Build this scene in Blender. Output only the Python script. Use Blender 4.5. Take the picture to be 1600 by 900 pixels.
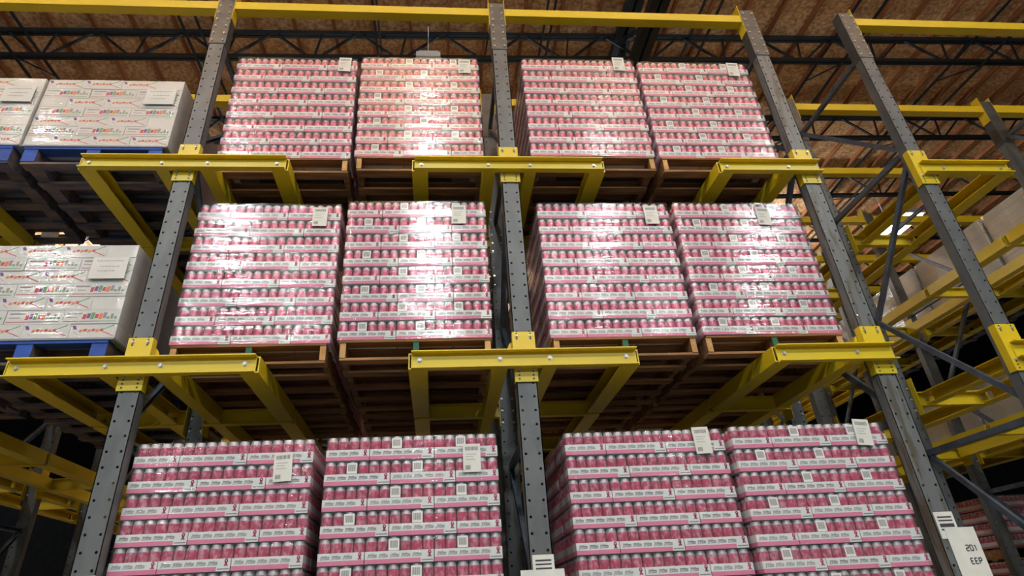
import bpy, math, random
from mathutils import Matrix, Vector, noise
random.seed(11)
scene = bpy.context.scene
for o in list(bpy.data.objects):
    bpy.data.objects.remove(o)
COL = scene.collection
ZO = 3.30            # height of the measuring plane above the floor

# ------------------------------------------------------------------ camera
cam = bpy.data.cameras.new('camera')
cam.sensor_width = 36.0
cam.lens = 968.99 / 1600 * 36.0
cam.shift_x = 39.48 / 1600
cam.shift_y = -60.11 / 1600
cam.clip_start = 0.05
cam.clip_end = 300
camo = bpy.data.objects.new('camera', cam)
COL.objects.link(camo)
R = ((0.9965747928, 0.0050288679, -0.0825432788), (-0.0684308316, -0.5102846525, -0.8572787147), (-0.0464317097, 0.8599908627, -0.5081926922))
MW = Matrix(R).to_4x4()
MW.translation = Vector((1.90606, -3.91400, -1.30695 + ZO))
camo.matrix_world = MW
scene.camera = camo

# ------------------------------------------------------------------ world, lamps, exposure
world = bpy.data.worlds.new('warehouse_air')
scene.world = world
world.use_nodes = True
world.node_tree.nodes['Background'].inputs[0].default_value = (0.86, 0.93, 1.0, 1)
world.node_tree.nodes['Background'].inputs[1].default_value = 0.07


def area_lamp(x, y, z, sx, sy, power, color=(0.93, 0.985, 1.0)):
    l = bpy.data.lights.new('bay_and_fill_lamp', 'AREA')  # serves the high bays and the added fill lights alike
    l.shape = 'RECTANGLE'
    l.size, l.size_y = sx, sy
    l.energy = power
    l.color = color
    o = bpy.data.objects.new('bay_and_fill_lamp', l)
    COL.objects.link(o)
    o.location = (x, y, z)
    return o


for lx in (-5.4, -1.9, 1.7, 5.3, 8.9):                 # the lamps over the aisle in front of the rack, then added fill rows
    area_lamp(lx, -6.0, 5.9 + ZO, 0.4, 1.1, 180)
    area_lamp(lx, -13.0, 5.9 + ZO, 0.4, 1.1, 320)  # extra row added for low-angle light on the lower loads
    area_lamp(lx, -3.6, 5.6 + ZO, 0.75, 1.0, 310).rotation_euler = (math.pi, 0, 0)  # up-facing fill added on its own to brighten the ceiling
for lx in (-3.0, 4.5, 12.67):                            # the lamps over the aisle behind the rack
    area_lamp(lx, 10.2 if lx < 12 else 7.8, 6.05 + ZO, 0.7, 1.2, 200)
for lx in (-6.0, -1.0, 4.0, 9.0):  # added up-facing fill for the rear roof deck, apart from the lamps
    area_lamp(lx, 11.5, 5.6 + ZO, 0.9, 1.4, 1150).rotation_euler = (math.pi, 0, 0)
vs = scene.view_settings
vs.view_transform = 'Standard'
vs.look = 'None'
vs.gamma = 1
vs.use_curve_mapping = False
vs.exposure = 0.08

# ------------------------------------------------------------------ materials
MATS = {}


def srgb(r, g, b):
    def f(c):
        c /= 255
        return c / 12.92 if c <= 0.04045 else ((c + 0.055) / 1.055) ** 2.4
    return (f(r), f(g), f(b), 1)


def mat(name, col, rough=0.5, metal=0.0, col2=None, scale=(6, 6, 6), detail=4, lo=0.35, hi=0.65, bump=0.0, rnd=0.0, spec=0.5, bscale=None):
    m = bpy.data.materials.new(name)
    m.use_nodes = True
    nt = m.node_tree
    b = nt.nodes['Principled BSDF']
    b.inputs['Roughness'].default_value = rough
    b.inputs['Metallic'].default_value = metal
    b.inputs['Specular IOR Level'].default_value = spec
    b.inputs['Base Color'].default_value = col
    out = None
    if col2 is not None or bump:
        tc = nt.nodes.new('ShaderNodeTexCoord')
        mp = nt.nodes.new('ShaderNodeMapping')
        mp.inputs['Scale'].default_value = scale
        nt.links.new(tc.outputs['Object'], mp.inputs['Vector'])
        if rnd:
            oi = nt.nodes.new('ShaderNodeObjectInfo')
            mu = nt.nodes.new('ShaderNodeMath'); mu.operation = 'MULTIPLY'; mu.inputs[1].default_value = 37.0
            nt.links.new(oi.outputs['Random'], mu.inputs[0])
            nt.links.new(mu.outputs[0], mp.inputs['Location'])
        nz = nt.nodes.new('ShaderNodeTexNoise')
        nz.inputs['Scale'].default_value = 1.0
        nz.inputs['Detail'].default_value = detail
        nt.links.new(mp.outputs[0], nz.inputs['Vector'])
        if col2 is not None:
            mr = nt.nodes.new('ShaderNodeMapRange')
            mr.inputs['From Min'].default_value = lo
            mr.inputs['From Max'].default_value = hi
            nt.links.new(nz.outputs['Fac'], mr.inputs['Value'])
            mx = nt.nodes.new('ShaderNodeMix'); mx.data_type = 'RGBA'
            mx.inputs[6].default_value = col
            mx.inputs[7].default_value = col2
            nt.links.new(mr.outputs[0], mx.inputs[0])
            out = mx.outputs[2]
            if rnd:
                hs = nt.nodes.new('ShaderNodeHueSaturation')
                ma = nt.nodes.new('ShaderNodeMapRange')
                ma.inputs['To Min'].default_value = 1 - rnd
                ma.inputs['To Max'].default_value = 1 + rnd
                nt.links.new(oi.outputs['Random'], ma.inputs['Value'])
                nt.links.new(ma.outputs[0], hs.inputs['Value'])
                nt.links.new(out, hs.inputs['Color'])
                out = hs.outputs[0]
            nt.links.new(out, b.inputs['Base Color'])
        if bump:
            bp = nt.nodes.new('ShaderNodeBump')
            bp.inputs['Strength'].default_value = bump
            bp.inputs['Distance'].default_value = 0.01
            nt.links.new(nz.outputs['Fac'], bp.inputs['Height'])
            nt.links.new(bp.outputs[0], b.inputs['Normal'])
    MATS[name] = m
    return m


mat('yellow', srgb(217, 193, 34), 0.38, 0, srgb(204, 178, 28), (1.5, 1.5, 6), 5, 0.3, 0.7, 0.05)
mat('grey_steel', srgb(100, 105, 106), 0.45, 0.1, srgb(84, 89, 91), (9, 9, 4), 6, 0.35, 0.65, 0.06, 0.04)
mat('grey_steel_worn', srgb(104, 109, 110), 0.45, 0.1, srgb(84, 80, 68), (22, 22, 3.2), 5, 0.50, 0.60, 0.06)
mat('dark_sleeve', srgb(84, 88, 90), 0.4, 0.2, srgb(70, 74, 77), (9, 9, 9), 5, 0.35, 0.65, 0.05)
mat('brace_steel', srgb(92, 104, 120), 0.4, 0.15, srgb(74, 84, 98), (9, 9, 9), 5, 0.35, 0.65, 0.05)
mat('zinc', srgb(190, 190, 188), 0.35, 0.5)
mat('joist_steel', srgb(34, 38, 44), 0.5, 0.1, srgb(26, 29, 34), (5, 5, 5), 3)
mat('wood', srgb(158, 118, 78), 0.8, 0, srgb(112, 80, 52), (3, 26, 26), 6, 0.3, 0.7, 0.25, 0.22, 0.2)
mat('wood_light', srgb(206, 166, 112), 0.8, 0, srgb(176, 134, 84), (20, 5, 20), 5, 0.3, 0.7, 0.2, 0.15, 0.2)
mat('wood_green', srgb(34, 104, 78), 0.7, 0, srgb(28, 84, 64), (20, 5, 20), 5)
mat('wood_blue', srgb(34, 84, 178), 0.65, 0, srgb(26, 62, 140), (6, 20, 20), 5, 0.3, 0.7, 0.1, 0.12)
mat('wood_worn', srgb(120, 100, 88), 0.8, 0, srgb(70, 72, 90), (5, 18, 18), 5, 0.35, 0.65, 0.2, 0.2, 0.2)
mat('osb', srgb(222, 178, 132), 0.85, 0, srgb(166, 120, 80), (17, 17, 17), 8, 0.36, 0.64, 0.3, 0.07, 0.15)
mat('purlin_wood', srgb(168, 108, 70), 0.85, 0, srgb(132, 82, 52), (16, 1.2, 16), 5, 0.3, 0.7, 0.2, 0.15, 0.15)
mat('carton_white', srgb(210, 212, 207), 0.55, 0, srgb(200, 202, 198), (7, 7, 7), 3, 0.35, 0.65)
mat('tray_white', srgb(224, 229, 228), 0.5, 0, srgb(214, 219, 218), (7, 7, 7), 3, 0.35, 0.65)
mat('tray_pink', srgb(220, 128, 160), 0.5, 0, srgb(212, 116, 150), (7, 7, 7), 3)
mat('print_grey', srgb(158, 165, 164), 0.6)
mat('print_dark', srgb(60, 60, 66), 0.6)
mat('ribbon_pink', srgb(164, 44, 84), 0.5)
mat('can_pink', srgb(196, 74, 106), 0.3, 0.25, srgb(216, 156, 172), (46, 46, 30), 3, 0.44, 0.66, 0, 0.14)
mat('can_silver', srgb(184, 178, 181), 0.38, 0.35)
mat('card_white', srgb(238, 238, 234), 0.55)
mat('sheet_white', srgb(218, 220, 212), 0.6, 0, srgb(208, 210, 202), (9, 9, 9), 3)
mat('ink_red', srgb(196, 60, 78), 0.5)
mat('ink_purple', srgb(120, 60, 140), 0.5)
mat('ink_green', srgb(96, 160, 96), 0.5)
mat('ink_orange', srgb(214, 130, 60), 0.5)
mat('ink_grey', srgb(150, 140, 146), 0.5)
mat('concrete', srgb(112, 111, 108), 0.5, 0, srgb(98, 97, 94), (1.2, 1.2, 1.2), 6, 0.3, 0.7, 0.05)
mat('wall_paint', srgb(78, 78, 80), 0.8, 0, srgb(66, 66, 68), (2, 2, 2), 4)
mat('lamp_white', srgb(240, 240, 240), 0.5)
mat('slip_sheet', srgb(128, 136, 150), 0.7)
em = mat('lamp_glow', (1, 1, 1, 1), 0.5)
em.node_tree.nodes['Principled BSDF'].inputs['Emission Color'].default_value = (1, 1, 1, 1)
em.node_tree.nodes['Principled BSDF'].inputs['Emission Strength'].default_value = 12.0


def film_mat(name, haze, gloss, rough, bumpd):
    m = bpy.data.materials.new(name)
    m.use_nodes = True
    nt = m.node_tree
    nt.nodes.remove(nt.nodes['Principled BSDF'])
    outn = nt.nodes['Material Output']
    tc = nt.nodes.new('ShaderNodeTexCoord')
    heights = []
    for sc, w in (((1.3, 1.3, 34), 1.0), ((9, 9, 70), 0.3)):
        mp = nt.nodes.new('ShaderNodeMapping')
        mp.inputs['Scale'].default_value = sc
        mp.inputs['Rotation'].default_value = (0, 0.10, 0)
        nt.links.new(tc.outputs['Object'], mp.inputs['Vector'])
        nz = nt.nodes.new('ShaderNodeTexNoise')
        nz.inputs['Scale'].default_value = 1.0
        nz.inputs['Detail'].default_value = 3
        nz.inputs['Distortion'].default_value = 0.6
        nt.links.new(mp.outputs[0], nz.inputs['Vector'])
        mu = nt.nodes.new('ShaderNodeMath'); mu.operation = 'MULTIPLY'; mu.inputs[1].default_value = w
        nt.links.new(nz.outputs['Fac'], mu.inputs[0])
        heights.append(mu)
    ad = nt.nodes.new('ShaderNodeMath'); ad.operation = 'ADD'
    nt.links.new(heights[0].outputs[0], ad.inputs[0])
    nt.links.new(heights[1].outputs[0], ad.inputs[1])
    bp = nt.nodes.new('ShaderNodeBump')
    bp.inputs['Strength'].default_value = 1.0
    bp.inputs['Distance'].default_value = bumpd
    nt.links.new(ad.outputs[0], bp.inputs['Height'])
    tr = nt.nodes.new('ShaderNodeBsdfTransparent')
    tr.inputs[0].default_value = (0.97, 0.97, 0.97, 1)
    df = nt.nodes.new('ShaderNodeBsdfDiffuse')
    df.inputs[0].default_value = (0.85, 0.83, 0.88, 1)
    gl = nt.nodes.new('ShaderNodeBsdfGlossy')
    gl.inputs['Roughness'].default_value = rough
    nt.links.new(bp.outputs[0], gl.inputs['Normal'])
    m1 = nt.nodes.new('ShaderNodeMixShader'); m1.inputs[0].default_value = haze
    nt.links.new(tr.outputs[0], m1.inputs[1]); nt.links.new(df.outputs[0], m1.inputs[2])
    fc = nt.nodes.new('ShaderNodeLayerWeight'); fr = nt.nodes.new('ShaderNodeMath'); fr.operation = 'POWER'; fr.inputs[1].default_value = 4.0
    nt.links.new(fc.outputs['Facing'], fr.inputs[0])
    mg = nt.nodes.new('ShaderNodeMath'); mg.operation = 'MULTIPLY_ADD'
    mg.inputs[1].default_value = 0.5; mg.inputs[2].default_value = gloss
    nt.links.new(fr.outputs[0], mg.inputs[0])
    m2 = nt.nodes.new('ShaderNodeMixShader')
    nt.links.new(mg.outputs[0], m2.inputs[0])
    nt.links.new(m1.outputs[0], m2.inputs[1]); nt.links.new(gl.outputs[0], m2.inputs[2])
    nt.links.new(m2.outputs[0], outn.inputs[0])
    MATS[name] = m


film_mat('film', 0.035, 0.11, 0.035, 0.0056)
film_mat('film_tight', 0.04, 0.05, 0.05, 0.0045)


# ------------------------------------------------------------------ mesh helpers
class MB:
    def __init__(self):
        self.v, self.f, self.m, self.mats = [], [], [], []

    def mi(self, name):
        if name not in self.mats:
            self.mats.append(name)
        return self.mats.index(name)

    def poly(self, pts, m):
        n = len(self.v)
        self.v += [tuple(p) for p in pts]
        self.f.append(tuple(range(n, n + len(pts))))
        self.m.append(self.mi(m))

    def box(self, x0, x1, y0, y1, z0, z1, m):
        n = len(self.v)
        self.v += [(x, y, z) for z in (z0, z1) for y in (y0, y1) for x in (x0, x1)]
        k = self.mi(m)
        for q in ((0, 2, 3, 1), (4, 5, 7, 6), (0, 1, 5, 4), (2, 6, 7, 3), (0, 4, 6, 2), (1, 3, 7, 5)):
            self.f.append(tuple(n + i for i in q)); self.m.append(k)

    def bar(self, a, b, w, h, m, up=(0, 0, 1)):
        a, b = Vector(a), Vector(b)
        d = (b - a).normalized()
        s = d.cross(Vector(up))
        if s.length < 1e-4:
            s = d.cross(Vector((1, 0, 0)))
        s.normalize()
        u = s.cross(d)
        n = len(self.v)
        for p in (a, b):
            for i, j in ((-1, -1), (1, -1), (1, 1), (-1, 1)):
                self.v.append(tuple(p + s * (i * w / 2) + u * (j * h / 2)))
        k = self.mi(m)
        for q in ((0, 1, 5, 4), (1, 2, 6, 5), (2, 3, 7, 6), (3, 0, 4, 7), (3, 2, 1, 0), (4, 5, 6, 7)):
            self.f.append(tuple(n + i for i in q)); self.m.append(k)

    def lathe(self, prof, seg, c=(0, 0, 0), mats=None, axis='z'):
        n = len(self.v)
        for r, z in prof:
            for i in range(seg):
                a = 2 * math.pi * (i + .5) / seg
                p = (r * math.cos(a), r * math.sin(a), z)
                if axis == 'y':
                    p = (p[0], -p[2], p[1])
                self.v.append((c[0] + p[0], c[1] + p[1], c[2] + p[2]))
        for j in range(len(prof) - 1):
            k = self.mi(mats[j])
            for i in range(seg):
                i2 = (i + 1) % seg
                self.f.append((n + j * seg + i, n + j * seg + i2, n + (j + 1) * seg + i2, n + (j + 1) * seg + i)); self.m.append(k)
        self.f.append(tuple(n + (len(prof) - 1) * seg + i for i in range(seg))); self.m.append(self.mi(mats[-1]))

    def mesh(self, name, smooth=False):
        me = bpy.data.meshes.new(name)
        me.from_pydata(self.v, [], self.f)
        for n in self.mats:
            me.materials.append(MATS[n])
        me.polygons.foreach_set('material_index', self.m)
        if smooth:
            me.polygons.foreach_set('use_smooth', [True] * len(self.f))
        me.update()
        return me


def obj(name, me, parent=None, loc=(0, 0, 0), rot=(0, 0, 0)):
    o = bpy.data.objects.new(name, me)
    COL.objects.link(o)
    o.location = loc
    o.rotation_euler = rot
    if parent:
        o.parent = parent
    return o


def tag(o, label=None, cat=None, group=None, kind=None):
    if label: o['label'] = label
    if cat: o['category'] = cat
    if group: o['group'] = group
    if kind: o['kind'] = kind
    return o


def thing(name, label, cat, loc, group=None, rotz=0):
    o = obj(name, None, None, loc, (0, 0, rotz))
    o.empty_display_size = 0.1
    return tag(o, label, cat, group)


def one(name, fn, smooth=False):
    mb = MB(); fn(mb)
    return mb.mesh(name, smooth)


# ------------------------------------------------------------------ the setting
def zr(x):                     # the roof rises gently to the right
    return 0.0195 * x


SL = math.atan(0.0195)
fl = obj('floor', one('floor', lambda b: b.box(-50, 110, -20, 45, -0.2, 0, 'concrete')))
tag(fl, 'grey concrete warehouse floor below the racks', None, None, 'structure')
wb = obj('wall_back', one('wall_back', lambda b: b.box(-50, 110, 44.0, 44.2, 0, 11.5, 'wall_paint')))
tag(wb, 'plain pale warehouse wall far behind the racks', None, None, 'structure')

ZC = 6.985                      # underside of the roof boards at x = 0
ce = obj('ceiling', one('ceiling', lambda b: b.box(-22, 110, -14, 44, 0.05, 0.09, 'joist_steel')), None, (0, 0, ZC + ZO), (0, -SL, 0))
tag(ce, 'brown strand-board roof deck on wooden purlins', None, None, 'structure')
JY0, JP = 3.06, 1.97
panel = one('roof_panel', lambda b: b.box(-0.608, 0.608, -0.982, 0.982, 0, 0.02, 'osb'))
far_panel = one('roof_panel_far', lambda b: b.box(-0.608, 0.608, -0.982, 15, 0, 0.02, 'osb'))
for j in range(-4, 9):
    for i in range(-9, 19):
        last = j == 8
        px = i * 1.22
        obj('roof_panel', far_panel if last else panel, ce, (px, JY0 + JP * (j + 0.5), random.uniform(0, 0.004)))
purl = one('purlin', lambda b: b.box(-0.02, 0.02, -12, 40, -0.085, -0.001, 'purlin_wood'))
for i in range(-18, 38):
    obj('purlin', purl, ce, (i * 0.61 + 0.305 + random.uniform(-.012, .012), 0, 0))


def joist(y, k, words):
    x0, x1 = -9.9, 19.5
    t = thing('roof_joist', words, 'roof joist', (0, y, ZO), 'open-web joists under the roof')
    zt, zb = 6.865, 6.33

    def chord(z, w, h):
        def f(b):
            for s in (-1, 1):
                b.bar((x0, s * 0.028, z + zr(x0)), (x1, s * 0.028, z + zr(x1)), 0.042, h, 'joist_steel')
        return f
    obj('top_chord', one('top_chord', chord(zt, .1, 0.075)), t)
    obj('bottom_chord', one('bottom_chord', chord(zb, .1, 0.06)), t)
    n = -7
    while True:
        xb = -3.995 + 1.34 * n + 0.0
        n += 1
        if xb < x0 + .8: continue
        if xb > x1 - .8: break
        for dx, w in ((-0.60, 0.034), (0.60, 0.034), (0.08, 0.026)):
            def f(b, dx=dx, w=w):
                b.bar((xb + (0.06 if dx > .3 else -0.06 if dx < 0 else 0.0), 0, zb + zr(xb)), (xb + dx, 0, zt - 0.03 + zr(xb + dx)), w, w, 'joist_steel')
            obj('web_bar', one('web_bar', f), t)


JW = {-2: 'black open-web roof joist high above the front of the rack', -1: 'black open-web roof joist just over the rack front',
      0: 'black open-web roof joist crossing behind the upper tier loads, nearest in view', 1: 'black open-web roof joist, second in view going back',
      2: 'black open-web roof joist, third in view going back', 3: 'black open-web roof joist, fourth in view going back',
      4: 'black open-web roof joist, fifth in view going back', 5: 'black open-web roof joist, sixth in view going back'}
for k in sorted(JW):
    if k >= -1:
        joist(JY0 + JP * k, k, JW[k])
for i, x in enumerate((-4.34, -1.73, 1.03, 3.68, 6.19, 8.77, 11.37)):
    t = thing('roof_bridging', 'thin black bridging rods linking the joists, line %s from the left' % ('one two three four five six seven'.split()[i]), 'bridging rod', (x, 0, ZO), 'bridging rods between the joists')
    for z, y0, y1 in ((6.29 + zr(x), 1.0, 13.0), (6.80 + zr(x), 1.0, 13.0)):
        obj('rod', one('rod', lambda b: b.bar((0, y0, z), (0, y1, z), 0.032, 0.032, 'joist_steel')), t)
    for k in range(0, 5):
        y0 = JY0 + JP * k
        obj('cross_rod', one('cross_rod', lambda b: b.bar((0.02, y0, 6.29 + zr(x)), (0.02, y0 + 0.9, 6.80 + zr(x)), 0.024, 0.024, 'joist_steel')), t)
# the big girder truss running back over the right-hand bay
t = thing('roof_girder', 'heavy black girder truss running back under the roof right of centre', 'girder', (5.06, 0, ZO))
for nm, z in (('top_chord', 6.93), ('bottom_chord', 6.02)):
    obj(nm, one(nm, lambda b: [b.bar((s * .075, -1, z), (s * .075, 16, z), 0.11, 0.15, 'joist_steel') for s in (-1, 1)]), t)
for k in range(7):
    y0 = 1.09 + k * JP
    obj('web_bar', one('web_bar', lambda b: b.bar((0, y0, 6.88), (0, y0 + JP / 2, 6.06), 0.09, 0.09, 'joist_steel')), t)
    obj('web_bar', one('web_bar', lambda b: b.bar((0, y0 + JP / 2, 6.06), (0, y0 + JP, 6.88), 0.09, 0.09, 'joist_steel')), t)

# lamps in view
t = thing('hanging_lamp', 'white lamp housing hanging on a cord above the second upper tier load', 'lamp', (1.81, 2.95, 6.26 + ZO))
obj('housing', one('housing', lambda b: (b.box(-.19, .19, -.04, .04, .0, .10, 'lamp_white'), b.box(-.15, .15, -.03, .03, .10, .13, 'lamp_white'))), t)
obj('cord', one('cord', lambda b: b.bar((0, 0, .13), (0, 0, .72), .012, .012, 'lamp_white')), t)
t = thing('glowing_lamp', 'lit white lamp glowing far back between the right-hand racks', 'lamp', (12.67, 7.80, 6.15 + ZO))
obj('housing', one('housing', lambda b: b.box(-.4, .4, -.7, .7, .0, .12, 'lamp_white')), t)
obj('glowing_tube', one('glowing_tube', lambda b: b.box(-.34, .34, -.64, .64, -.05, -.002, 'lamp_glow')), t)
obj('cord', one('cord', lambda b: b.bar((0, 0, .12), (0, 0, 1.05), .012, .012, 'lamp_white')), t)

# ------------------------------------------------------------------ rack
ROW = 1.2
NROW = 8
FR = {'Z': -2.5, 'A': 0.0, 'B': 2.5, 'C': 5.0, 'D': 6.04, 'E': 8.54}
FW = {'Z': 'off-frame left upright', 'A': 'first upright', 'B': 'middle upright', 'C': 'third upright',
      'D': 'fourth upright', 'E': 'fifth upright'}
TIER = {1: -1.72, 2: 0.09, 3: 1.716}          # underside of the arms
TW = {1: 'lower', 2: 'middle', 3: 'upper'}
RWD = ('front', 'second', 'third', 'fourth', 'fifth', 'sixth', 'seventh', 'eighth')
HB, HPITCH = 0.0675, 0.0903
TOPZ = 3.765


def post_mesh(z0, z1, pm='grey_steel'):
    """channel with real bolt holes in its front web"""
    b = MB()
    th = 0.006
    n0 = math.ceil((z0 + 0.727) / HPITCH)
    n1 = math.floor((z1 + 0.727) / HPITCH)
    zs = [-0.727 + HPITCH * i for i in range(n0, n1 + 1)]
    zs = [z for z in zs if z - HPITCH / 2 > z0 and z + HPITCH / 2 < z1]
    r = 0.0085
    for y, flip in ((0, False), (th, True)):
        b.poly([(-HB, y, z0), (HB, y, z0), (HB, y, zs[0] - HPITCH / 2), (-HB, y, zs[0] - HPITCH / 2)], pm)
        b.poly([(-HB, y, zs[-1] + HPITCH / 2), (HB, y, zs[-1] + HPITCH / 2), (HB, y, z1), (-HB, y, z1)], pm)
        for z in zs:
            for cx, xa, xb in ((-0.042, -HB, 0), (0.042, 0, HB)):
                za, zb = z - HPITCH / 2, z + HPITCH / 2
                sq = [(xb, z), (xb, zb), (cx, zb), (xa, zb), (xa, z), (xa, za), (cx, za), (xb, za)]
                oc = [(cx + r * math.cos(a), z + r * math.sin(a)) for a in [math.pi / 4 * i for i in range(8)]]
                for i in range(8):
                    i2 = (i + 1) % 8
                    b.poly([(sq[i][0], y, sq[i][1]), (sq[i2][0], y, sq[i2][1]), (oc[i2][0], y, oc[i2][1]), (oc[i][0], y, oc[i][1])], pm)
    for s in (-1, 1):
        b.box(s * HB - (th if s > 0 else 0), s * HB + (0 if s > 0 else th), 0, 0.085, z0, z1, pm)
        b.box(s * HB - (0.02 if s > 0 else 0), s * HB + (0 if s > 0 else 0.02), 0.079, 0.085, z0, z1, pm)
    return b.mesh('post')


POST = post_mesh(-ZO, 3.14)
POST_WORN = post_mesh(-ZO, 3.14, 'grey_steel_worn')


def sleeve_f(b):
    w = HB + 0.004
    b.box(-w, w, -0.006, 0, 3.136, TOPZ, 'dark_sleeve')
    for s in (-1, 1):
        b.box(s * w - (0.006 if s > 0 else 0), s * w + (0 if s > 0 else 0.006), 0, 0.10, 3.12, TOPZ, 'dark_sleeve')


SLEEVE = one('sleeve', sleeve_f)


def bolt_at(b, x, y, z, r=0.013):
    b.lathe([(r * 1.35, 0), (r * 1.35, 0.003), (r, 0.003), (r * 0.85, 0.012)], 8, (x, y, z), ['zinc'] * 4, 'y')


BOLT = one('bolt', lambda b: bolt_at(b, 0, 0, 0, 0.0125))
BOLT_S = one('bolt_small', lambda b: bolt_at(b, 0, 0, 0, 0.008))
FOOT = one('foot_plate', lambda b: b.box(-.1, .1, -.06, .14, -ZO, -ZO + .012, 'grey_steel'))
BR = [((0.09, 3.21), (1.20, 3.21)), ((1.16, 3.19), (0.09, 2.06)), ((0.09, 2.04), (1.20, 2.04)), ((0.09, 1.96), (1.16, 0.90)), ((1.16, 0.88), (0.09, -0.17)),
      ((0.09, -0.30), (1.20, -0.30)), ((1.16, -0.34), (0.09, -1.42)), ((0.09, -1.5), (1.20, -1.5))]


def brace_mesh(a, c):
    return one('brace', lambda b: (b.bar((-0.016, a[0], a[1]), (-0.016, c[0], c[1]), 0.006, 0.045, 'brace_steel', (0, 0, 1) if abs(c[0] - a[0]) > .1 else (0, 1, 0)),
                                   b.bar((0.0, a[0], a[1] - 0.02), (0.0, c[0], c[1] - 0.02), 0.036, 0.006, 'brace_steel'),
                                   b.bar((0.0, a[0], a[1] + 0.02), (0.0, c[0], c[1] + 0.02), 0.036, 0.006, 'brace_steel')))


BRM = [brace_mesh(a, c) for a, c in BR]
for k, x in FR.items():
    t = thing('upright_frame', 'grey perforated steel rack frame, the %s counted from the left' % FW[k], 'rack upright', (x, 0, ZO), 'rack upright frames')
    for r in range(NROW):
        p = obj('post', POST_WORN if k == 'C' and r == 0 else POST, t, (0, r * ROW, 0))
        obj('foot_plate', FOOT, p)
        s = obj('sleeve', SLEEVE, p)
        tag(s, 'darker bolted sleeve at the post top')
        if r == 0:
            for i in range(4 + 3):
                for sx in (-1, 1):
                    obj('bolt', BOLT_S, p, (sx * 0.045, -0.006, 3.172 + i * 0.0903))
        if r % 2 == 0 and r + 1 < NROW:
            for m in BRM:
                obj('brace', m, t, (0, r * ROW, 0))

# yellow arms that carry the rails
PLATE_ZL, PLATE_ZH = -0.09, 0.265             # plate from under to above the arm


def arm(k, tier, r):
    x, z = FR[k], TIER[tier] + ZO
    lo = -0.755 if k not in ('D',) else -0.035
    hi = 0.755 if k not in ('C',) else 0.095
    if k == 'Z': lo = 0.0 - 0.755
    t = thing('rail_arm', 'yellow %s tier rail arm on the %s post of the %s' % (TW[tier], RWD[r], FW[k]), 'rack arm', (x, r * ROW, z), 'yellow arms carrying the pallet rails')

    if r > 0:                                  # rear posts: a stub arm bolted to each side
        for s in (-1, 1):
            if (s < 0 and lo > -.1) or (s > 0 and hi < .2): continue

            def stub(b):
                x0, x1 = sorted((s * (HB + .007), s * .755))
                b.box(x0, x1, -0.022, -0.0135, 0.0, 0.12, 'yellow')
                b.box(x0, x1, -0.068, -0.022, 0.112, 0.12, 'yellow')
                b.box(x0, x1, -0.068, -0.022, 0.0, 0.008, 'yellow')
            obj('channel', one('channel', stub), t)
            obj('end_plate', one('end_plate', lambda b: b.box(min(s * (HB + .001), s * (HB + .007)), max(s * (HB + .001), s * (HB + .007)), -0.06, 0.08, -0.07, 0.25, 'yellow')), t)
            for bx in (.17, .70):
                obj('bolt', BOLT, t, (s * bx, -0.022, 0.066))
        for s in (-1, 1):
            for zz in (-.03, .07, .17):
                obj('bolt', BOLT_S, t, (s * .045, -0.0005, zz))
        return t

    def plate(b):
        w = 0.077
        b.box(-w, w, -0.012, -0.0005, -0.09, 0.262, 'yellow')
        for s in (-1, 1):
            b.box(s * w - (0.006 if s > 0 else 0), s * w + (0 if s > 0 else 0.006), -0.0005, 0.05, -0.09, 0.262, 'yellow')
            for zz in (-0.07, -0.045, -0.02, 0.248, 0.212):
                b.lathe([(0.0068, 0), (0.0068, 0.0006)], 8, (s * 0.047, -0.0122, zz), ['print_dark', 'print_dark'], 'y')
    obj('mounting_plate', one('mounting_plate', plate), t)

    def chan(b):
        b.box(lo, hi, -0.022, -0.0135, 0.0, 0.12, 'yellow')
        b.box(lo, hi, -0.068, -0.022, 0.112, 0.12, 'yellow')
        b.box(lo, hi, -0.068, -0.022, 0.0, 0.008, 'yellow')
    obj('channel', one('channel', chan), t)
    gs = 1 if k in 'ADE' else -1

    def gus(b):
        P = [(0.078, 0.215), (0.095, 0.195), (0.115, 0.150), (0.118, 0.121), (0.078, 0.121)]
        b.poly([(gs * a, 0.052, c) for a, c in P], 'yellow')
        b.poly([(gs * a, 0.058, c) for a, c in reversed(P)], 'yellow')
        for i in range(5):
            (a, c), (d, f) = P[i], P[(i + 1) % 5]
            b.poly([(gs * a, 0.052, c), (gs * a, 0.058, c), (gs * d, 0.058, f), (gs * d, 0.052, f)], 'yellow')
    obj('gusset', one('gusset', gus), t)
    for bx in (-0.70, -0.17, 0.165, 0.685):
        if lo < bx - .02 and bx < hi - .02:
            obj('bolt', BOLT, t, (bx, -0.022, 0.066))
    for s in (-1, 1):
        for zz in (0.232, -0.008):
            obj('bolt', BOLT_S, t, (s * 0.047, -0.0125, zz))
    return t


SIDES = {'Z': (-1, 1), 'A': (-1, 1), 'B': (-1, 1), 'C': (-1,), 'D': (1,), 'E': (-1, 1)}
RAILSEG = None


def rail_mesh(s, hw):
    """channel lying along the lane, web on the side away from the post"""
    L0, L1 = -0.012, ROW - 0.071

    def f(b):
        for x0, x1, z0, z1 in ((hw - .008, hw, .010, .119), (-hw, hw - .008, .111, .119), (-hw, hw - .008, .010, .018)):
            b.box(min(s * x0, s * x1), max(s * x0, s * x1), L0, L1, z0, z1, 'yellow')
    return one('rail_section', f)


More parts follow.
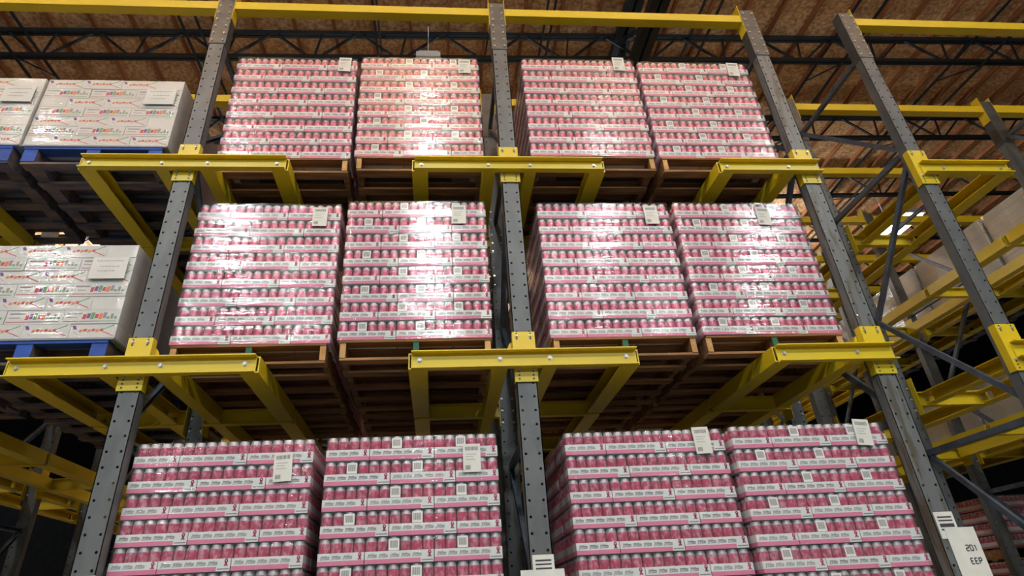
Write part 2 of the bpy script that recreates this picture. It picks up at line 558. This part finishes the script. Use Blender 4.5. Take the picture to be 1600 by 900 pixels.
RAIL = {(s, n): rail_mesh(s, w) for s in (-1, 1) for n, w in (('inner', .047), ('outer', .062))}
for k in FR:
    for tier in (1, 2, 3):
        for r in range(NROW):
            if tier == 1 and r > 1 and k in 'ABC': continue
            if r > 4 and k in 'ABC': continue
            arm(k, tier, r)
        for s in SIDES[k]:
            for nm, off in (('inner', 0.165), ('outer', 0.712)):
                nseg = 1 if (tier == 1 and k in 'ABC') else 4 if k in 'ABC' else NROW - 1
                t = thing('pallet_rail', 'yellow %s tier pallet rail, %s one to the %s of the %s' % (TW[tier], nm, 'right' if s > 0 else 'left', FW[k]), 'pallet rail',
                          (FR[k] + s * off, 0, TIER[tier] + ZO), 'yellow pallet rails running back through the lanes')
                for q in range(nseg):
                    obj('rail_section', RAIL[s, nm], t, (0, q * ROW, 0))

# yellow tie beams across the bays at the top
BAYS = [('Z', 'A'), ('A', 'B'), ('B', 'C'), ('D', 'E')]
for a, c in BAYS:
    for r in range(NROW):
        xa, xc = FR[a] + HB + 0.004, FR[c] - HB - 0.004
        t = thing('tie_beam', 'yellow tie beam at the %s posts between %s and %s' % (RWD[r], FW[a], FW[c]), 'tie beam', (xa, r * ROW, ZO), 'yellow tie beams across the rack top')
        L = xc - xa

        def beam(b):
            b.box(0.006, L - 0.006, 0.004, 0.096, 3.605, 3.70, 'yellow')
            b.box(0.006, L - 0.006, 0.030, 0.096, 3.70, 3.72, 'yellow')
        obj('beam', one('beam', beam), t)
        for x0, x1 in ((0, 0.006), (L - 0.006, L)):
            obj('end_plate', one('end_plate', lambda b: b.box(x0, x1, -0.004, 0.10, 3.46, 3.83, 'yellow')), t)
# tie beam right of the E line
for r in range(NROW):
    xa = FR['E'] + HB + 0.004
    t = thing('tie_beam', 'yellow tie beam at the %s posts, right of the %s' % (RWD[r], FW['E']), 'tie beam', (xa, r * ROW, ZO), 'yellow tie beams across the rack top')
    obj('beam', one('beam', lambda b: b.box(0.006, 2.36, 0.004, 0.096, 3.605, 3.72, 'yellow')), t)
    obj('end_plate', one('end_plate', lambda b: b.box(0, 0.006, -0.004, 0.10, 3.46, 3.83, 'yellow')), t)

# ------------------------------------------------------------------ pallets
PW, PD = 1.03, 1.21
DECK_Y = [0.045, 0.215, 0.39, 0.565, 0.74, 0.92, PD - 0.045]
BOT_Y = [0.05, 0.30, 0.605, 0.90, PD - 0.05]


def pallet_meshes(kind):
    w = 'wood' if kind == 'brown' else 'wood_worn'
    d = {}
    d['deck'] = one('deck_board', lambda b: b.box(-PW / 2, PW / 2, -0.05, 0.05, 0, 0.017, w))
    d['bottom'] = one('bottom_board', lambda b: b.box(-PW / 2, PW / 2, -0.045, 0.045, 0, 0.017, w))
    sw = 0.02 if kind == 'brown' else 0.05

    def stringer(front):
        def f(b):
            b.box(-sw, sw, 0.004, PD - 0.004, 0.0175, 0.1215, w)
            b.box(-sw, sw, 0.0005, 0.004, 0.0175, 0.1215, front)
        return f
    if kind == 'brown':
        d['end'] = one('stringer', stringer('wood_light')); d['mid'] = one('stringer', stringer('wood_green'))
    else:
        d['end'] = one('stringer', stringer('wood_blue')); d['mid'] = d['end']
        d['deckf'] = one('deck_board', lambda b: b.box(-PW / 2, PW / 2, -0.05, 0.05, 0, 0.017, 'wood_blue'))
    return d


PM = {k: pallet_meshes(k) for k in ('brown', 'blue')}


def pallet(xc, y0, z, kind, label, rotz=0, h=0.14):
    t = thing('wooden_pallet' if kind == 'brown' else 'blue_pallet', label, 'pallet', (xc, y0, z), 'wooden pallets under the loads', rotz)
    t.scale = (1, 1, h / 0.139)
    d = PM[kind]
    for i, yy in enumerate(DECK_Y):
        me = d['deckf'] if kind == 'blue' and i == 0 else d['deck']
        obj('deck_board', me, t, (random.uniform(-.006, .006), yy, 0.1218))
    for yy in BOT_Y:
        obj('bottom_board', d['bottom'], t, (random.uniform(-.006, .006), yy, 0))
    e = PW / 2 - (0.022 if kind == 'brown' else 0.052)
    for xx, me in ((-e, d['end']), (0, d['mid']), (e, d['end'])):
        obj('stringer', me, t, (xx, 0, 0))
    return t


# ------------------------------------------------------------------ can loads
CR = 0.0328
PITCH = 0.066
LH = 0.1443
TH = 0.064
CAN = one('can', lambda b: b.lathe([(CR - .003, 0), (CR, 0.006), (CR, 0.111), (CR * .985, 0.118), (CR * 0.84, 0.132), (CR * 0.86, 0.136)], 12, (0, 0, 0),
                                   ['can_silver', 'can_pink', 'can_silver', 'can_silver', 'can_silver', 'can_silver']), True)


def script_mark(b, x, z, y, s):
    """a small grey flourish of pen strokes over a swash"""
    px = x
    for i in range(8):
        h = (0.019, 0.011, 0.009, 0.013, 0.017, 0.010, 0.012, 0.008)[i] * s
        w, sl = 0.0036 * s, 0.0052 * s
        zz = z + (-0.005, 0.001, 0.0, 0.002, -0.001, 0.001, 0.0, 0.002)[i] * s
        b.poly([(px, y, zz), (px + w, y, zz), (px + w + sl, y, zz + h), (px + sl, y, zz + h)], 'print_grey')
        px += 0.0053 * s
    b.poly([(x - .002 * s, y, z - .0035 * s), (px, y, z - .0015 * s), (px + .004 * s, y, z + .002 * s), (px - .006 * s, y, z + .0025 * s)], 'print_grey')
    b.poly([(x + .004 * s, y, z + .010 * s), (px, y, z + .006 * s), (px, y, z + .0095 * s), (x + .004 * s, y, z + .0145 * s)], 'print_grey')


def ribbon_mark(b, x, z, y):
    m = 'ribbon_pink'
    k = 1.25

    def q(pts, mm, yy):
        b.poly([(x + a * k, yy, z + c) for a, c in pts], mm)
    q([(-.010, 0), (-.002, 0), (.007, .02), (.001, .022)], m, y)
    q([(.002, 0), (.010, 0), (-.001, .022), (-.007, .02)], m, y)
    q([(-.007, .018), (.007, .018), (.008, .028), (.004, .037), (-.004, .037), (-.008, .028)], m, y)
    q([(-.0018, .024), (.0018, .024), (.0015, .031), (-.0015, .031)], 'tray_white', y - .0003)


def tray_mesh(nw, nd):
    b = MB()
    w, d = nw * PITCH - 0.002, nd * PITCH - 0.002
    x0, x1 = -w / 2, w / 2
    t = 0.0025
    zp = 0.023
    for a0, a1, c0, c1 in ((x0, x1, 0, t), (x0, x1, d - t, d), (x0, x0 + t, t, d - t), (x1 - t, x1, t, d - t)):
        b.box(a0, a1, c0, c1, 0, zp, 'tray_pink')
        b.box(a0, a1, c0, c1, zp, TH, 'tray_white')
    b.box(x0 + t, x1 - t, t, d - t, 0, 0.003, 'tray_white')
    y = -0.0006
    n = 5 if nw == 6 else 3
    for i in range(n):
        script_mark(b, x0 + 0.014 + i * 0.064, zp + 0.011, y, 1.22)
    ribbon_mark(b, x1 - 0.024, zp + 0.003, y)
    if nw == 6:
        b.poly([(x1 - 0.075, y, 0.0), (x1, y, 0.0), (x1, y, zp), (x1 - 0.075, y, zp)], 'tray_white')
        for i in range(9):
            xx = x1 - 0.068 + i * 0.0072
            b.poly([(xx, y - .0004, 0.008), (xx + 0.005, y - .0004, 0.008), (xx + 0.005, y - .0004, 0.014), (xx, y - .0004, 0.014)], 'print_dark')
    return b.mesh('can_tray')


TRAY = {6: tray_mesh(6, 4), 4: tray_mesh(4, 6)}
HW, HD = 0.528, 0.61                     # half width, half depth of a load


def card_f(b):
    b.box(-0.031, 0.031, -0.003, 0, 0, 0.062, 'card_white')
    for i in range(8):
        xx = -0.022 + i * 0.0057
        b.poly([(xx, -.0036, 0.014), (xx + 0.0026, -.0036, 0.014), (xx + 0.0026, -.0036, 0.052), (xx, -.0036, 0.052)], 'print_dark')


CARD = one('barcode_card', card_f)


def filler(layers, withfront):
    """cans and trays behind the front row, joined"""
    bc, bt = MB(), MB()
    prof = [(CR, 0.01), (CR, 0.116), (CR * .82, 0.132)]
    pm = ['can_pink', 'can_silver', 'can_silver']
    for L in range(layers):
        z = L * LH
        for i in range(16):
            xx = -HW + PITCH * (i + .5)
            bc.lathe(prof, 8, (xx, -HD + PITCH * 1.5, z), pm)
            if withfront:
                bc.lathe(prof, 8, (xx, -HD + PITCH * .5, z), pm)
        for i in range(2, 18):
            for s in (-1, 1):
                bc.lathe(prof, 8, (s * (HW - PITCH / 2), -HD + PITCH * (i + .5), z), pm)
        cut = [0.266, 0.266 + .396, 1.2] if L % 2 else [0.398, 0.398 + .396, 1.2]
        if withfront:
            cut = [0] + cut
        for y0, y1 in zip(cut[:-1], cut[1:]):
            for x0, x1 in ((-HW, -0.001), (0.001, HW)):
                bt.box(x0, x1, -HD + y0 + .002, -HD + y1 - .002, z, z + .023, 'tray_pink')
                bt.box(x0, x1, -HD + y0 + .002, -HD + y1 - .002, z + .023, z + TH, 'tray_white')
    bt.box(-HW + .1, HW - .1, -HD + .2, HD - .1, 0, layers * LH - .02, 'print_dark')  # dark core standing in for the shaded inside of the load
    return bc.mesh('rear_cans', True), bt.mesh('rear_trays')


FILL = filler(8, False)
FILLF = filler(8, True)


def film_mesh(seed, h, matname, hw=HW, hd=HD, amp=1.0):
    b = MB()
    off = Vector((seed * 7.3, seed * 3.1, seed * 1.7))
    path = []
    nx, ny = 26, 18
    for i in range(nx + 1): path.append((-hw + 2 * hw * i / nx, -hd, 0, -1))
    for i in range(1, ny + 1): path.append((hw, -hd + 2 * hd * i / ny, 1, 0))
    for i in range(1, nx + 1): path.append((hw - 2 * hw * i / nx, hd, 0, 1))
    for i in range(1, ny): path.append((-hw, hd - 2 * hd * i / ny, -1, 0))
    nz = 64
    n = len(path)
    for j in range(nz + 1):
        z = 0.001 + (h - 0.001) * j / nz
        for x, y, ax, ay in path:
            d = noise.noise(Vector((x * 1.6, y * 1.6, z * 19)) + off) * 0.0042 * amp + noise.noise(Vector((x * 4, y * 4, z * 9 + x * 3)) + off) * 0.0018 * amp
            d += 0.007
            b.v.append((x + ax * d, y + ay * d, z))
    k = b.mi(matname)
    for j in range(nz):
        for i in range(n):
            i2 = (i + 1) % n
            b.f.append((j * n + i, j * n + i2, (j + 1) * n + i2, (j + 1) * n + i)); b.m.append(k)
    return b.mesh('stretch_wrap', True)


FH = 8 * LH - 0.004
FILMS = [film_mesh(s, FH, 'film') for s in range(3)] + [film_mesh(9, FH, 'film_tight', amp=0.6)]


def sheet_f(b):
    b.box(-0.055, 0.055, -0.002, 0, -0.085, 0.085, 'sheet_white')
    for i in range(11):
        xx = -0.04 + i * 0.0075
        b.poly([(xx, -.0026, 0.045), (xx + 0.0035, -.0026, 0.045), (xx + 0.0035, -.0026, 0.068), (xx, -.0026, 0.068)], 'print_dark')
    for z, w in ((0.02, .07), (0.005, .05), (-.012, .06)):
        b.poly([(-.04, -.0026, z), (-.04 + w, -.0026, z), (-.04 + w, -.0026, z + .004), (-.04, -.0026, z + .004)], 'print_grey')
    for i in range(4):
        xx = -0.04 + i * 0.008
        b.poly([(xx, -.0026, -.07), (xx + 0.004, -.0026, -.07), (xx + 0.004, -.0026, -.045), (xx, -.0026, -.045)], 'print_dark')


SHEET = one('label_sheet', sheet_f)


def can_load(xl, y0, z, label, parity=0, cards=False, film=0, sheet=None, rotz=0.0, tilt=0.0):
    t = thing('can_pallet_load', label, 'can load', (xl + HW, y0 + HD, z), 'wrapped pallet loads of pink cans', rotz)
    t.rotation_euler[0] = tilt
    for L in range(8):
        ws = [4, 6, 6] if (7 - L + parity) % 2 == 0 else [6, 6, 4]
        x = -HW - .003 + random.uniform(-.003, .003)
        dy = random.uniform(-.004, .003)
        for n in ws:
            w = n * PITCH
            tr = obj('can_tray', TRAY[n], t, (x + w / 2, -HD + dy + random.uniform(-.002, .002), L * LH), (0, 0, random.uniform(-.004, .004)))
            for i in range(n):
                obj('can', CAN, tr, (-w / 2 + PITCH * (i + .5), 0.0025 + PITCH / 2 + random.uniform(0, .002), 0.0035), (0, 0, random.uniform(0, 6.28)))
            if cards and n == 6:
                obj('barcode_card', CARD, tr, (-w / 2 + PITCH * 2.5, 0.002, TH + .002))
            x += w + 0.003
    tag(obj('rear_cans', FILL[0], t), None, None, None, 'stuff')
    tag(obj('rear_trays', FILL[1], t), None, None, None, 'stuff')
    obj('stretch_wrap', FILMS[film], t)
    if sheet:
        obj('label_sheet', SHEET, t, (sheet[0], -HD - 0.014, sheet[1]), (0, sheet[2], 0))
    return t


def rear_can_load(xl, y0, z, label):
    t = thing('can_pallet_load', label, 'can load', (xl + HW, y0 + HD, z), 'wrapped pallet loads of pink cans')
    tag(obj('cans', FILLF[0], t), None, None, None, 'stuff')
    tag(obj('trays', FILLF[1], t), None, None, None, 'stuff')
    obj('stretch_wrap', FILMS[1], t)
    return t


P2, P3, P1 = 0.213, 1.839, -1.597           # height of the pallet feet on each tier
#            left edge, depth, foot height, words, parity, cards, film, sheet(x, z, tilt), turn
LOADS = [
    (0.150, 0.15, P3, 'upper', 'first of four from the left', 1, False, 3, (0.42, 1.07, .03), 0.0),
    (1.255, 0.12, P3, 'upper', 'second of four, left of the middle upright', 0, True, 0, (0.40, 1.04, .0), -0.012),
    (2.712, 0.10, P3, 'upper', 'third of four, right of the middle upright', 1, False, 3, (0.38, 1.09, .02), 0.0),
    (3.818, 0.11, P3, 'upper', 'last of four, beside the third upright', 0, True, 3, (0.38, 1.06, .06), 0.0),
    (0.118, 0.13, P2, 'middle', 'first of four from the left', 0, False, 1, (0.375, 1.03, .0), 0.015),
    (1.243, 0.09, P2, 'middle', 'second of four, left of the middle upright', 0, True, 2, (0.32, 1.02, .0), -0.010),
    (2.715, 0.11, P2, 'middle', 'third of four, right of the middle upright', 1, False, 3, (0.38, 1.03, .0), 0.0),
    (3.818, 0.11, P2, 'middle', 'last of four, beside the third upright', 0, True, 0, (0.20, 1.02, .05), 0.02),
    (0.088, 0.09, P1, 'lower', 'first of four from the left', 0, False, 3, (0.36, 0.985, -.05), 0.0),
    (1.228, 0.08, P1, 'lower', 'second of four, left of the middle upright', 0, True, 3, (0.37, 1.00, .0), 0.0),
    (2.735, 0.13, P1, 'lower', 'third of four, right of the middle upright', 0, False, 3, (0.38, 1.075, -.02), 0.0),
    (3.838, 0.09, P1, 'lower', 'last of four, beside the third upright', 0, True, 3, (0.37, 1.085, .08), 0.0),
]
for xl, y0, zf, tw, words, par, cards, film, sheet, rz in LOADS:
    can_load(xl, y0, zf + 0.142 + ZO, 'wrapped pink can load on the %s tier, %s' % (tw, words), par, cards, film, sheet, rz * 0.6)
    pallet(xl + HW, y0 + 0.004, zf + ZO, 'brown', 'brown pallet under %s tier can load, %s' % (tw, words))
# loads one place further back in the same lanes
for zf, tw in ((P3, 'upper'), (P2, 'middle')):
    for xl, words in ((0.10, 'behind the first from the left'), (1.25, 'behind the second from the left'), (2.68, 'behind the third from the left'), (3.82, 'behind the last one on the right')):
        rear_can_load(xl, 1.42, zf + 0.142 + ZO, 'rear pink can load on the %s tier, %s' % (tw, words))
        pallet(xl + HW, 1.424, zf + ZO, 'brown', 'rear brown pallet on the %s tier, %s' % (tw, words))

# ------------------------------------------------------------------ white carton loads
BH = 0.1015


def carton_mesh(w, d, h, kind):
    b = MB()
    b.box(-w / 2, w / 2, 0, d, 0.0008, h - 0.0008, 'carton_white')
    y = -0.0006

    def q(x0, x1, z0, z1, m, sk=0.0):
        b.poly([(x0, y, z0), (x1, y, z0), (x1 + sk, y, z1), (x0 + sk, y, z1)], m)
    if kind == 'label':
        q(-w / 2 + .01, -.03, .016, .021, 'ink_red'); q(-.03, .05, .016, .021, 'ink_purple'); q(.05, w / 2 - .02, .016, .021, 'ink_green')
        q(-w / 2 + .02, -w / 2 + .115, .070, .082, 'ink_grey'); q(-w / 2 + .02, -w / 2 + .09, .045, .051, 'ink_grey')
        for i, m in enumerate(('ink_red', 'ink_purple', 'ink_green', 'ink_red', 'ink_orange', 'ink_grey')):
            xx = -0.06 + i * 0.026
            q(xx, xx + .022, .034 + (i % 2) * .006, .070 + (i % 3) * .006, m, 0.003)
        for i in range(3):
            q(w / 2 - .085 + i * .024, w / 2 - .068 + i * .024, .036, .052 + (i % 2) * .02, 'ink_green' if i != 1 else 'ink_grey', 0.002)
        q(-w / 2, w / 2, .0, .0025, 'ink_grey'); q(-w / 2, -w / 2 + .0025, 0, .09, 'ink_grey')
    elif kind == 'stripe':
        q(-w / 2 + .02, -w / 2 + .042, .062, .090, 'ink_purple', -0.014)
        for i in range(6):
            q(-w / 2 + .055 + i * .026, -w / 2 + .075 + i * .026, .042 + (i % 2) * .006, .062 + (i % 2) * .004, 'ink_red' if i % 2 else 'ink_orange', .006)
        b.poly([(w / 2 - .09, y, .046), (w / 2 - .012, y, .012), (w / 2 - .012, y, .018), (w / 2 - .09, y, .052)], 'ink_red')
        q(-w / 2, w / 2, .0, .002, 'ink_grey')
        b.poly([(-w / 2 + .02, y, .045), (-w / 2 + .055, y, .020), (-w / 2 + .055, y, .024), (-w / 2 + .02, y, .049)], 'ink_grey')
        b.poly([(w / 2 - .085, y, .058), (w / 2 - .020, y, .088), (w / 2 - .020, y, .097), (w / 2 - .085, y, .064)], 'ink_green')
    return b.mesh('carton')


CW = 0.545
C_A = carton_mesh(0.361, 0.30, BH, 'label')
C_B = carton_mesh(0.293, 0.30, BH, 'stripe')
C_H = carton_mesh(0.205, 0.30, BH, 'plain')
REAR = one('rear_cartons', lambda b: [b.box(-CW + i * .2725 + .001, -CW + (i + 1) * .2725 - .001, .302 + j * .3, .60 + j * .3, L * BH + .001, (L + 1) * BH - .001, 'carton_white')
                                      for L in range(7) for j in range(3) for i in ((0, 3) if j < 2 else range(4))])


def carton_film(seed):
    me = film_mesh(seed, 7 * BH - 0.003, 'film_tight', CW, 0.60, 0.8)
    return me


CF = [carton_film(21), carton_film(22)]


def notice_f(b):
    b.box(-0.12, 0.12, -0.002, 0, -0.085, 0.085, 'carton_white')
    for z, x0, x1 in ((0.05, -.09, .09), (0.005, -.06, .06), (-.03, -.07, .04)):
        i = x0
        while i < x1:
            w = random.uniform(.008, .02)
            b.poly([(i, -.0026, z), (i + w, -.0026, z), (i + w, -.0026, z + .009), (i, -.0026, z + .009)], 'print_grey')
            i += w + .005


NOTICE = one('notice_sheet', notice_f)


def carton_load(xc, y0, z, label, detail=True, notice=True, film=0):
    t = thing('carton_pallet_load', label, 'carton load', (xc, y0, z), 'wrapped pallet loads of white cartons')
    for L in range(7):
        zz = L * BH
        if L % 2 == 1:
            for i in range(3):
                obj('carton', C_A, t, (-CW + .3635 * (i + .5) + random.uniform(-.001, .001), random.uniform(-.003, .003), zz))
        else:
            left = (L // 2) % 2 == 0
            x = -CW
            for w, me in ([(.207, C_H)] if left else []) + [(.295, C_B)] * 3 + ([] if left else [(.207, C_H)]):
                obj('carton', me, t, (x + w / 2, random.uniform(-.003, .003), zz))
                x += w - .0005
    tag(obj('rear_cartons', REAR, t), None, None, None, 'stuff')
    obj('slip_sheet', one('slip_sheet', lambda b: b.box(-CW - .004, CW + .004, -.008, 1.2, -.014, -.0005, 'slip_sheet')), t)
    obj('stretch_wrap', CF[film], t, (0, .60, 0))
    if notice:
        obj('notice_sheet', NOTICE, t, (CW - .155, -.018, 5.1 * BH))
    return t


CX = -0.755
for xc, y0, zf, tw, words in ((CX, 0.06, P3, 'upper', 'just left of the first upright'), (CX - 1.11, 0.05, P3, 'upper', 'at the left edge of the picture'),
                              (CX, 0.06, P2, 'middle', 'just left of the first upright'), (CX - 1.11, 0.05, P2, 'middle', 'beyond the left edge'),
                              (CX, 1.36, P3, 'upper', 'one place behind the front row'), (CX, 1.36, P2, 'middle', 'one place behind the front row')):
    carton_load(xc, y0, zf + 0.175 + ZO, 'wrapped white carton load on the %s tier, %s' % (tw, words), True, y0 < 1)
    pallet(xc, y0 + .004, zf + ZO, 'blue', 'blue pallet under white cartons, %s tier, %s' % (tw, words), 0, 0.16)
DW = ('first', 'second', 'third', 'fourth')
for i in range(4):
    for zf, tw in ((P3, 'upper'), (P2, 'middle')):
        carton_load(9.30, 0.95 + i * 1.27 - (0.9 if i == 0 else 0) * 0, zf + 0.175 + ZO, 'wrapped white carton load at the far right, %s tier, %s in its lane' % (tw, DW[i]), True, False, 1)
        pallet(9.30, 0.954 + i * 1.27, zf + ZO, 'blue', 'blue pallet at the far right, %s tier, %s in its lane' % (tw, DW[i]), 0, 0.16)
STK = {n: filler(n, True) for n in (3, 4)}
STF = {n: film_mesh(30 + n, n * LH - .004, 'film') for n in (3, 4)}


def short_load(x, y, z, n, label):
    t = thing('can_pallet_load', label, 'can load', (x, y + HD, z), 'short can loads stacked at the far right')
    tag(obj('cans', STK[n][0], t), None, None, None, 'stuff')
    tag(obj('trays', STK[n][1], t), None, None, None, 'stuff')
    obj('stretch_wrap', STF[n], t)


for i in range(3):
    yy = 3.85 + i * 1.26
    zf = P1 + ZO
    pallet(9.26, yy + .004, zf, 'brown', 'brown pallet at the far right, lower tier, bottom of the %s stack' % DW[i])
    short_load(9.26, yy, zf + .142, 3, 'short can load at the far right, lower half of the %s stack' % DW[i])
    z2 = zf + .142 + 3 * LH + .002
    pallet(9.26, yy + .004, z2, 'brown', 'brown pallet at the far right between the loads of the %s stack' % DW[i])
    short_load(9.26, yy, z2 + .142, 4, 'short can load at the far right, upper half of the %s stack' % DW[i])

# ------------------------------------------------------------------ signs on the uprights


def letters(b, txt, x, z, h, y, m):
    """block capitals and digits drawn with strokes"""
    G = {'2': [(0, 1, 1, 1), (1, 1, 1, .5), (1, .5, 0, .5), (0, .5, 0, 0), (0, 0, 1, 0)], '0': [(0, 0, 1, 0), (1, 0, 1, 1), (1, 1, 0, 1), (0, 1, 0, 0)],
         '1': [(.5, 0, .5, 1), (.2, .8, .5, 1)], 'E': [(0, 0, 0, 1), (0, 0, 1, 0), (0, .5, .8, .5), (0, 1, 1, 1)], 'P': [(0, 0, 0, 1), (0, 1, 1, 1), (1, 1, 1, .5), (1, .5, 0, .5)]}
    w, th = h * .55, h * .22
    for ch in txt:
        for a0, b0, a1, b1 in G[ch]:
            b.bar((x + a0 * w, y, z + b0 * h), (x + a1 * w, y, z + b1 * h), th, .0004, m, (0, 1, 0))
        x += w + h * .32


def sign(k, zt, w2, z2, txt, label, dx=0.0):
    t = thing('location_sign', label, 'sign', (FR[k], -0.001, ZO), 'paper location signs on the uprights')

    def top(b):
        b.box(-.052, .072, -.003, 0, zt - .15, zt, 'sheet_white')
        for i, (a, h) in enumerate(((.025, .009), (.045, .008), (.066, .020), (.095, .009))):
            b.box(-.036, .056, -.0036, -.003, zt - a - h, zt - a, 'print_dark')
    obj('barcode_strip', one('barcode_strip', top), t)

    def low(b):
        b.box(dx - w2, dx + w2, -.0065, -.0045, z2 - .32, z2, 'sheet_white')
        for s, z in txt:
            letters(b, s, dx - 0.004, z2 - z, .030, -.0068, 'print_dark')
    obj('paper_sheet', one('paper_sheet', low), t)


sign('B', -1.02, .125, -1.095, [], 'white paper sign with barcode low on the middle upright', 0.0)
sign('A', -1.022, .10, -1.11, [], 'white paper sign just in view at the foot of the first upright', 0.0)
sign('C', -0.885, .095, -0.975, [('201', .13), ('EEP', .20)], 'white paper sign reading 201 and EEP low on the third upright', 0.075)
